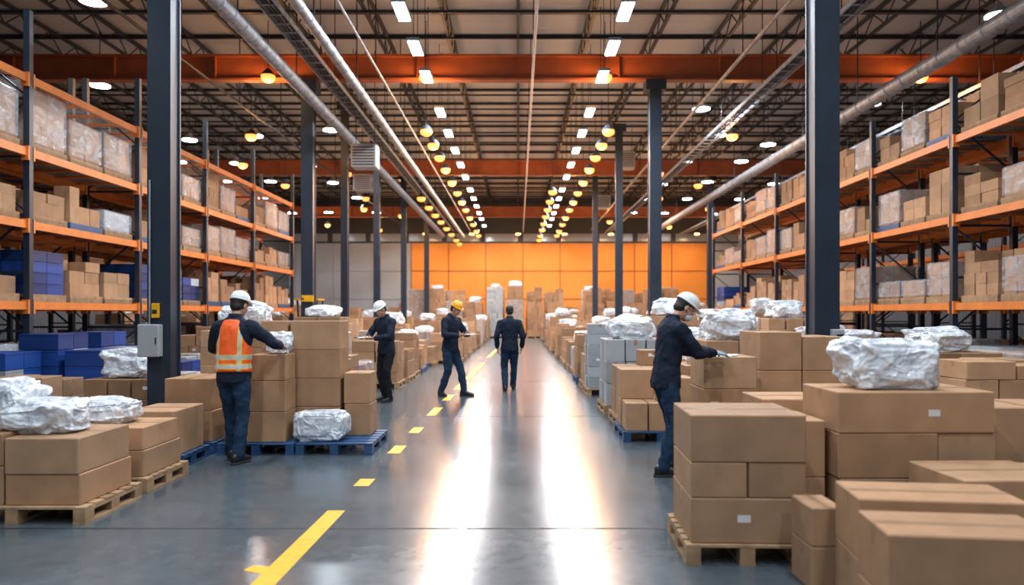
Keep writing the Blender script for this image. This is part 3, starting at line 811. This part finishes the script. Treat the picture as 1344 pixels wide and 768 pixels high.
def person(name, loc, yaw, sc=1.0, lean=0, headpitch=0, headyaw=0, arms=None, feet=None, helmet=None, trousers=JEAN, vest=False, mask=False,
           handmat=SKIN, hands=None, twist=0, hipdrop=0):
    root = empty(name, loc, math.radians(yaw)); root.scale = (sc, sc, sc)
    hip = Vector((0, 0, .95-hipdrop))
    RM = Matrix.Rotation(math.radians(twist), 3, 'Z') @ Matrix.Rotation(-math.radians(lean), 3, 'X')
    up = lambda p: hip + RM @ (Vector(p)-Vector((0, 0, .95)))
    mb = MB(); AX = RM @ Vector((1, 0, 0)); AY = RM @ Vector((0, 1, 0))
    T = [(.83, .178, .125, 0), (.90, .182, .132, 0), (1.0, .170, .122, .0), (1.08, .163, .115, .0), (1.18, .172, .12, .0), (1.28, .188, .128, .0), (1.37, .196, .125, -.005), (1.43, .185, .108, -.012), (1.475, .135, .085, -.018), (1.51, .078, .068, -.015), (1.545, .066, .062, -.008)]
    rings = []
    for z, rx, ry, oy in T:
        if z < .95: c = hip + Vector((0, oy, z-.95)); rings.append((c, (1, 0, 0), (0, 1, 0), rx, ry))
        else: rings.append((up((0, oy, z)), AX, AY, rx, ry))
    mb.loft(rings, JACK, 28, pw=.88)
    wr = {}
    for sd, k in ((-1, 'L'), (1, 'R')):
        Sh = up((sd*.178, -.01, 1.415)); tgt, hint = arms[k]
        E, Wt = ik(Sh, tgt, .295, .265, hint); wr[k] = (E, Wt)
        inner = up((sd*.10, -.01, 1.40))
        mb.tube([inner, Sh, Sh.lerp(E, .5), E, E.lerp(Wt, .5), Wt.lerp(E, .04)], [.07, .077, .069, .060, .054, .042], JACK, seg=16, sub=4)
    o = mb.done('jacket', root, True); remesh(o, .012, 4, .03)
    mb = MB()
    for k in 'LR':
        E, Wt = wr[k]; d = (Wt-E).normalized(); mb.tube([Wt-d*.03, Wt-d*.004], [.041, .040], JACK, seg=16, sub=1, cap=False)
    mb.loft([(up((0, -.012, 1.50)), AX, AY, .078, .072), (up((0, -.010, 1.55)), AX, AY, .069, .066)], JACK, 20)
    mb.done('cuffs_and_collar', root, True)
    if vest:
        mb = MB(); rr = []
        for z, rx, ry in ((.93, .194, .148), (.96, .193, .147), (1.0, .188, .144), (1.08, .182, .138), (1.18, .184, .142), (1.27, .168, .150), (1.36, .152, .146), (1.43, .148, .128), (1.475, .128, .105), (1.495, .10, .088)):
            rr.append((up((0, -.006, z)), AX, AY, rx, ry))
        mb.loft(rr, VEST, 32, pw=.88)
        o = mb.done('hi_vis_vest', root, True)
        o.modifiers.new('ss', 'SUBSURF').render_levels = 2; o.modifiers['ss'].levels = 2
        d = o.modifiers.new('d', 'DISPLACE'); d.texture = CLOUD; d.strength = .024; d.texture_coords = 'LOCAL'
    mb = MB()
    mb.loft([(hip+Vector((0, 0, z)), (1, 0, 0), (0, 1, 0), rx, ry) for z, rx, ry in ((-.13, .12, .09), (-.08, .165, .118), (0, .165, .118), (.06, .155, .11))], trousers, 24)
    for sd, k in ((-1, 'L'), (1, 'R')):
        H = hip+Vector((sd*.088, 0, -.05)); ft, fyaw, lift = feet[k]
        A = Vector((ft[0], ft[1], .09+lift)); Kn, A = ik(H, A, .415, .41, (sd*.12, 1, 0))
        mb.tube([H, H.lerp(Kn, .45), Kn, Kn.lerp(A, .4), Kn.lerp(A, .85), A+Vector((0, 0, -.025))], [.098, .090, .070, .069, .060, .060], trousers, seg=18, sub=4)
        fr = MB()
        fr.loft([((0, y, z), (1, 0, 0), (0, 0, 1), rx, rz) for y, z, rx, rz in
                ((-.085, .05, .018, .03), (-.075, .055, .032, .045), (-.04, .065, .038, .058), (.0, .066, .039, .060), (.05, .055, .042, .047), (.10, .044, .047, .036), (.15, .038, .046, .030), (.185, .034, .034, .024), (.20, .032, .018, .016))], SHOE, 18, pw=.85)
        fr.loft([((0, -.01, 0.001), (1, 0, 0), (0, 1, 0), .036, .085), ((0, -.01, .022), (1, 0, 0), (0, 1, 0), .038, .088)], SOLE, 18)
        fr.loft([((0, .115, .001), (1, 0, 0), (0, 1, 0), .045, .09), ((0, .115, .022), (1, 0, 0), (0, 1, 0), .048, .092)], SOLE, 18)
        MM = Matrix.Translation((A.x, A.y, 0)) @ Matrix.Rotation(math.radians(fyaw), 4, 'Z')
        if lift > 0: MM = MM @ Matrix.Translation((0, .17, .01)) @ Matrix.Rotation(-math.asin(min(.8, lift/.2)), 4, 'X') @ Matrix.Translation((0, -.17, 0))
        fr.xform(MM); fr.done('shoe_'+k, root, True)
    o = mb.done('trousers', root, True); remesh(o, .012, 4, .03)
    for sd, k in ((-1, 'L'), (1, 'R')):
        E, Wt = wr[k]; spec = (hands or {}).get(k, {})
        d = Vector(spec.get('d', (Wt-E).normalized())); n = Vector(spec.get('n', (-sd, 0, 0)))
        mb = MB(); dd = d.normalized(); nn = (n-dd*n.dot(dd)).normalized(); lat = dd.cross(nn)
        want = Vector(spec.get('t', (0, .6, 1))); side = 1 if lat.dot(want) > 0 else -1
        mb.tube([Wt-(Wt-E).normalized()*.05, Wt+dd*.01], [.024, .024], handmat, seg=12, sub=2)
        hand(mb, Wt+dd*.012, d, n, side, handmat, spec.get('curl', .35))
        o = mb.done('hand_'+k, root, True); remesh(o, .0045, 2)
    HM = Matrix.Translation(up((0, .015, 1.50))) @ (RM @ Matrix.Rotation(math.radians(headyaw), 3, 'Z') @ Matrix.Rotation(-math.radians(headpitch), 3, 'X')).to_4x4() @ Matrix.Translation((0, .012, .15))
    mb = MB()
    mb.ell((0, -.012, .035), (.076, .096, .086), SKIN); mb.ell((0, .025, -.03), (.060, .066, .084), SKIN); mb.ell((0, .042, -.082), (.040, .042, .032), SKIN)
    mb.ell((0, .091, -.012), (.010, .014, .026), SKIN); mb.ell((0, .101, -.026), (.015, .014, .011), SKIN)
    for sx in (-1, 1):
        mb.ell((sx*.077, -.008, -.008), (.010, .020, .032), SKIN); mb.ell((sx*.028, .078, .018), (.024, .012, .009), SKIN); mb.ell((sx*.042, .055, -.03), (.018, .022, .02), SKIN)
    mb.tube([(0, -.01, -.03), (0, -.022, -.10), (0, -.030, -.17)], [.052, .052, .058], SKIN, seg=18)
    mb.xform(HM); o = mb.done('head', root, True); remesh(o, .006, 3)
    mb = MB()
    for sx in (-1, 1):
        mb.ell((sx*.029, .079, .0), (.0125, .010, .007), EYEW, 12, 8); mb.ell((sx*.029, .0865, .0), (.006, .004, .006), EYED, 10, 6)
        mb.tube([(sx*.014, .092, .019), (sx*.03, .091, .024), (sx*.046, .078, .018)], [.0035, .004, .003], HAIR, seg=6, sub=2)
    mb.tube([(-.024, .086, -.055), (0, .096, -.053), (.024, .086, -.055)], [.004, .0065, .004], LIP, seg=8, sub=3)
    mb.xform(HM); mb.done('face_details', root, True)
    mb = MB()
    mb.ell((0, -.026, .036), (.082, .094, .092), HAIR); mb.ell((0, -.05, -.02), (.070, .062, .062), HAIR)
    if not helmet: mb.ell((0, .018, .085), (.062, .068, .042), HAIR)
    mb.xform(HM); o = mb.done('hair', root, True); remesh(o, .007, 3)
    if mask:
        mb = MB(); mb.ell((0, .058, -.055), (.056, .058, .046), MASK)
        for sx in (-1, 1): mb.tube([(sx*.052, .06, -.04), (sx*.074, .01, -.01)], [.003, .003], MASK, seg=6, sub=1)
        mb.xform(HM); mb.done('face_mask', root, True)
    if helmet:
        mb = MB(); hz = .050
        rr = []
        for i in range(10):
            a = math.pi/2*i/9; k = max(math.cos(a), .03)
            rr.append(((0, -.010, hz+math.sin(a)**.9*.105), (1, 0, 0), (0, 1, 0), .097*k**.85, .118*k**.85))
        mb.loft(rr, helmet, 28)
        mb.loft([((0, .002, hz-.006), (1, 0, 0), (0, 1, 0), .104, .134), ((0, .0, hz+.004), (1, 0, 0), (0, 1, 0), .106, .136), ((0, -.004, hz+.012), (1, 0, 0), (0, 1, 0), .097, .120)], helmet, 28)
        mb.loft([((0, .118, hz-.012), (1, 0, 0), (0, 1, 0), .058, .040), ((0, .115, hz+.002), (1, 0, 0), (0, 1, 0), .060, .042)], helmet, 20)
        for ox in (-.03, 0, .03):
            mb.tube([(ox, -.108, hz+.045), (ox, -.07, hz+.088), (ox, 0, hz+.105-abs(ox)*.12), (ox, .055, hz+.088), (ox, .092, hz+.045)], [.008]*5, helmet, seg=8, sub=4)
        mb.loft([((0, -.02, hz-.02), (1, 0, 0), (0, 1, 0), .083, .100), ((0, -.02, hz), (1, 0, 0), (0, 1, 0), .088, .108)], DARK, 24)
        mb.xform(HM); mb.done('hard_hat', root, True)
    return root, wr

person('warehouse_worker', (-2.98, 7.98, 0), -8, 1.0, lean=5, headpitch=12, headyaw=-12, helmet=HELW, vest=True,
       arms={'L': ((-.16, .36, 1.13), (-1, -.3, -.5)), 'R': ((.34, .38, 1.20), (.9, -.5, -.5))},
       feet={'L': ((-.085, .14), 6, 0), 'R': ((.10, -.10), -10, 0)},
       hands={'L': {'n': (1, 0, -.2), 'curl': .5}, 'R': {'n': (-.2, .1, -1), 't': (-1, 0, 0), 'curl': .4}})
rt, wr = person('warehouse_worker', (-2.33, 13.5, 0), 140, 1.0, lean=4, headpitch=26, headyaw=0, helmet=HELW, trousers=BLKT,
       arms={'L': ((-.07, .34, 1.12), (-1, -.4, -.6)), 'R': ((.12, .34, 1.14), (1, -.4, -.6))},
       feet={'L': ((-.12, .04), 12, 0), 'R': ((.10, -.05), -12, 0)},
       hands={'L': {'d': (.4, .8, 0), 'n': (.2, 0, 1), 't': (-1, 0, .5), 'curl': .5}, 'R': {'d': (-.3, .9, .1), 'n': (-.3, 0, -1), 't': (-1, 0, 0), 'curl': .45}})
m = MB(); m.box(-.12, .14, .38, .68, 1.135, 1.142, CLIP); m.box(-.10, .12, .40, .66, 1.142, 1.146, PAPER); m.box(-.03, .05, .65, .68, 1.142, 1.155, GALV)
m.done('clipboard', rt)
rt, wr = person('warehouse_worker', (-1.28, 14.35, 0), -122, 1.02, lean=4, headpitch=24, headyaw=5, helmet=HELY,
       arms={'L': ((-.10, .33, 1.14), (-1, -.4, -.7)), 'R': ((.13, .30, 1.12), (1, -.5, -.6))},
       feet={'L': ((-.14, .22), 10, 0), 'R': ((.12, -.12), -25, 0)}, hipdrop=.02,
       hands={'L': {'d': (.5, .8, 0), 'n': (.2, 0, 1), 't': (-1, 0, .5), 'curl': .5}, 'R': {'d': (-.3, .9, .1), 'n': (-.2, 0, 1), 't': (1, 0, .3), 'curl': .5}})
m = MB(); m.box(-.13, .17, .38, .58, 1.145, 1.149, PAPER, rot=.1); m.box(-.10, .12, .40, .60, 1.150, 1.153, PAPER, rot=-.15); m.done('papers', rt)
person('warehouse_worker', (-.17, 15.3, 0), 2, .99, lean=2, headpitch=4, helmet=None,
       arms={'L': ((-.25, .05, .875), (-.5, -1, 0)), 'R': ((.25, .08, .88), (.5, -1, 0))},
       feet={'L': ((-.09, -.04), 5, 0), 'R': ((.08, .28), -5, 0)}, hipdrop=.03,
       hands={'L': {'d': (.15, .2, -1), 'n': (1, 0, 0), 't': (0, 1, 0), 'curl': .4}, 'R': {'d': (-.15, .2, -1), 'n': (-1, 0, 0), 't': (0, 1, 0), 'curl': .4}})
rt, wr = person('warehouse_worker', (1.42, 7.35, 0), -78, 1.0, lean=9, headpitch=28, headyaw=-6, helmet=HELW, mask=True, handmat=GLOVE,
       arms={'L': ((-.06, .50, 1.18), (-.6, -.4, -1)), 'R': ((.06, .48, 1.17), (.7, -.3, -1))},
       feet={'L': ((-.09, .14), 8, 0), 'R': ((.09, -.06), -10, 0)},
       hands={'L': {'d': (.1, 1, -.1), 'n': (.2, 0, -1), 't': (1, 0, 0), 'curl': .3}, 'R': {'d': (-.1, 1, -.1), 'n': (-.2, 0, -1), 't': (-1, 0, 0), 'curl': .3}})
m = MB(); m.box(1.86, 2.12, 7.62, 7.95, 1.122, 1.126, PAPER, rot=.2); m.box(1.95, 2.25, 7.7, 8.0, 1.126, 1.13, LABEL, rot=-.3)
m.done('packing_papers')

# ------------------------------------------------------------------ world, camera
w = bpy.data.worlds.new('World'); S.world = w; w.use_nodes = True
bg = w.node_tree.nodes['Background']; bg.inputs[0].default_value = (.54, .66, .82, 1); bg.inputs[1].default_value = .33
cam = bpy.data.cameras.new('camera'); co = bpy.data.objects.new('camera', cam); COL.objects.link(co)
co.location = (0, 0, 1.55); co.rotation_euler = (math.radians(90), 0, 0)
cam.sensor_width = 36; cam.lens = 26.8; cam.shift_x = -.006; cam.shift_y = .0208; cam.clip_end = 200
cam.dof.use_dof = True; cam.dof.focus_distance = 9.0; cam.dof.aperture_fstop = 1.1
S.camera = co
S.view_settings.view_transform = 'Standard'
S.view_settings.look = 'None'
S.view_settings.exposure = -.12
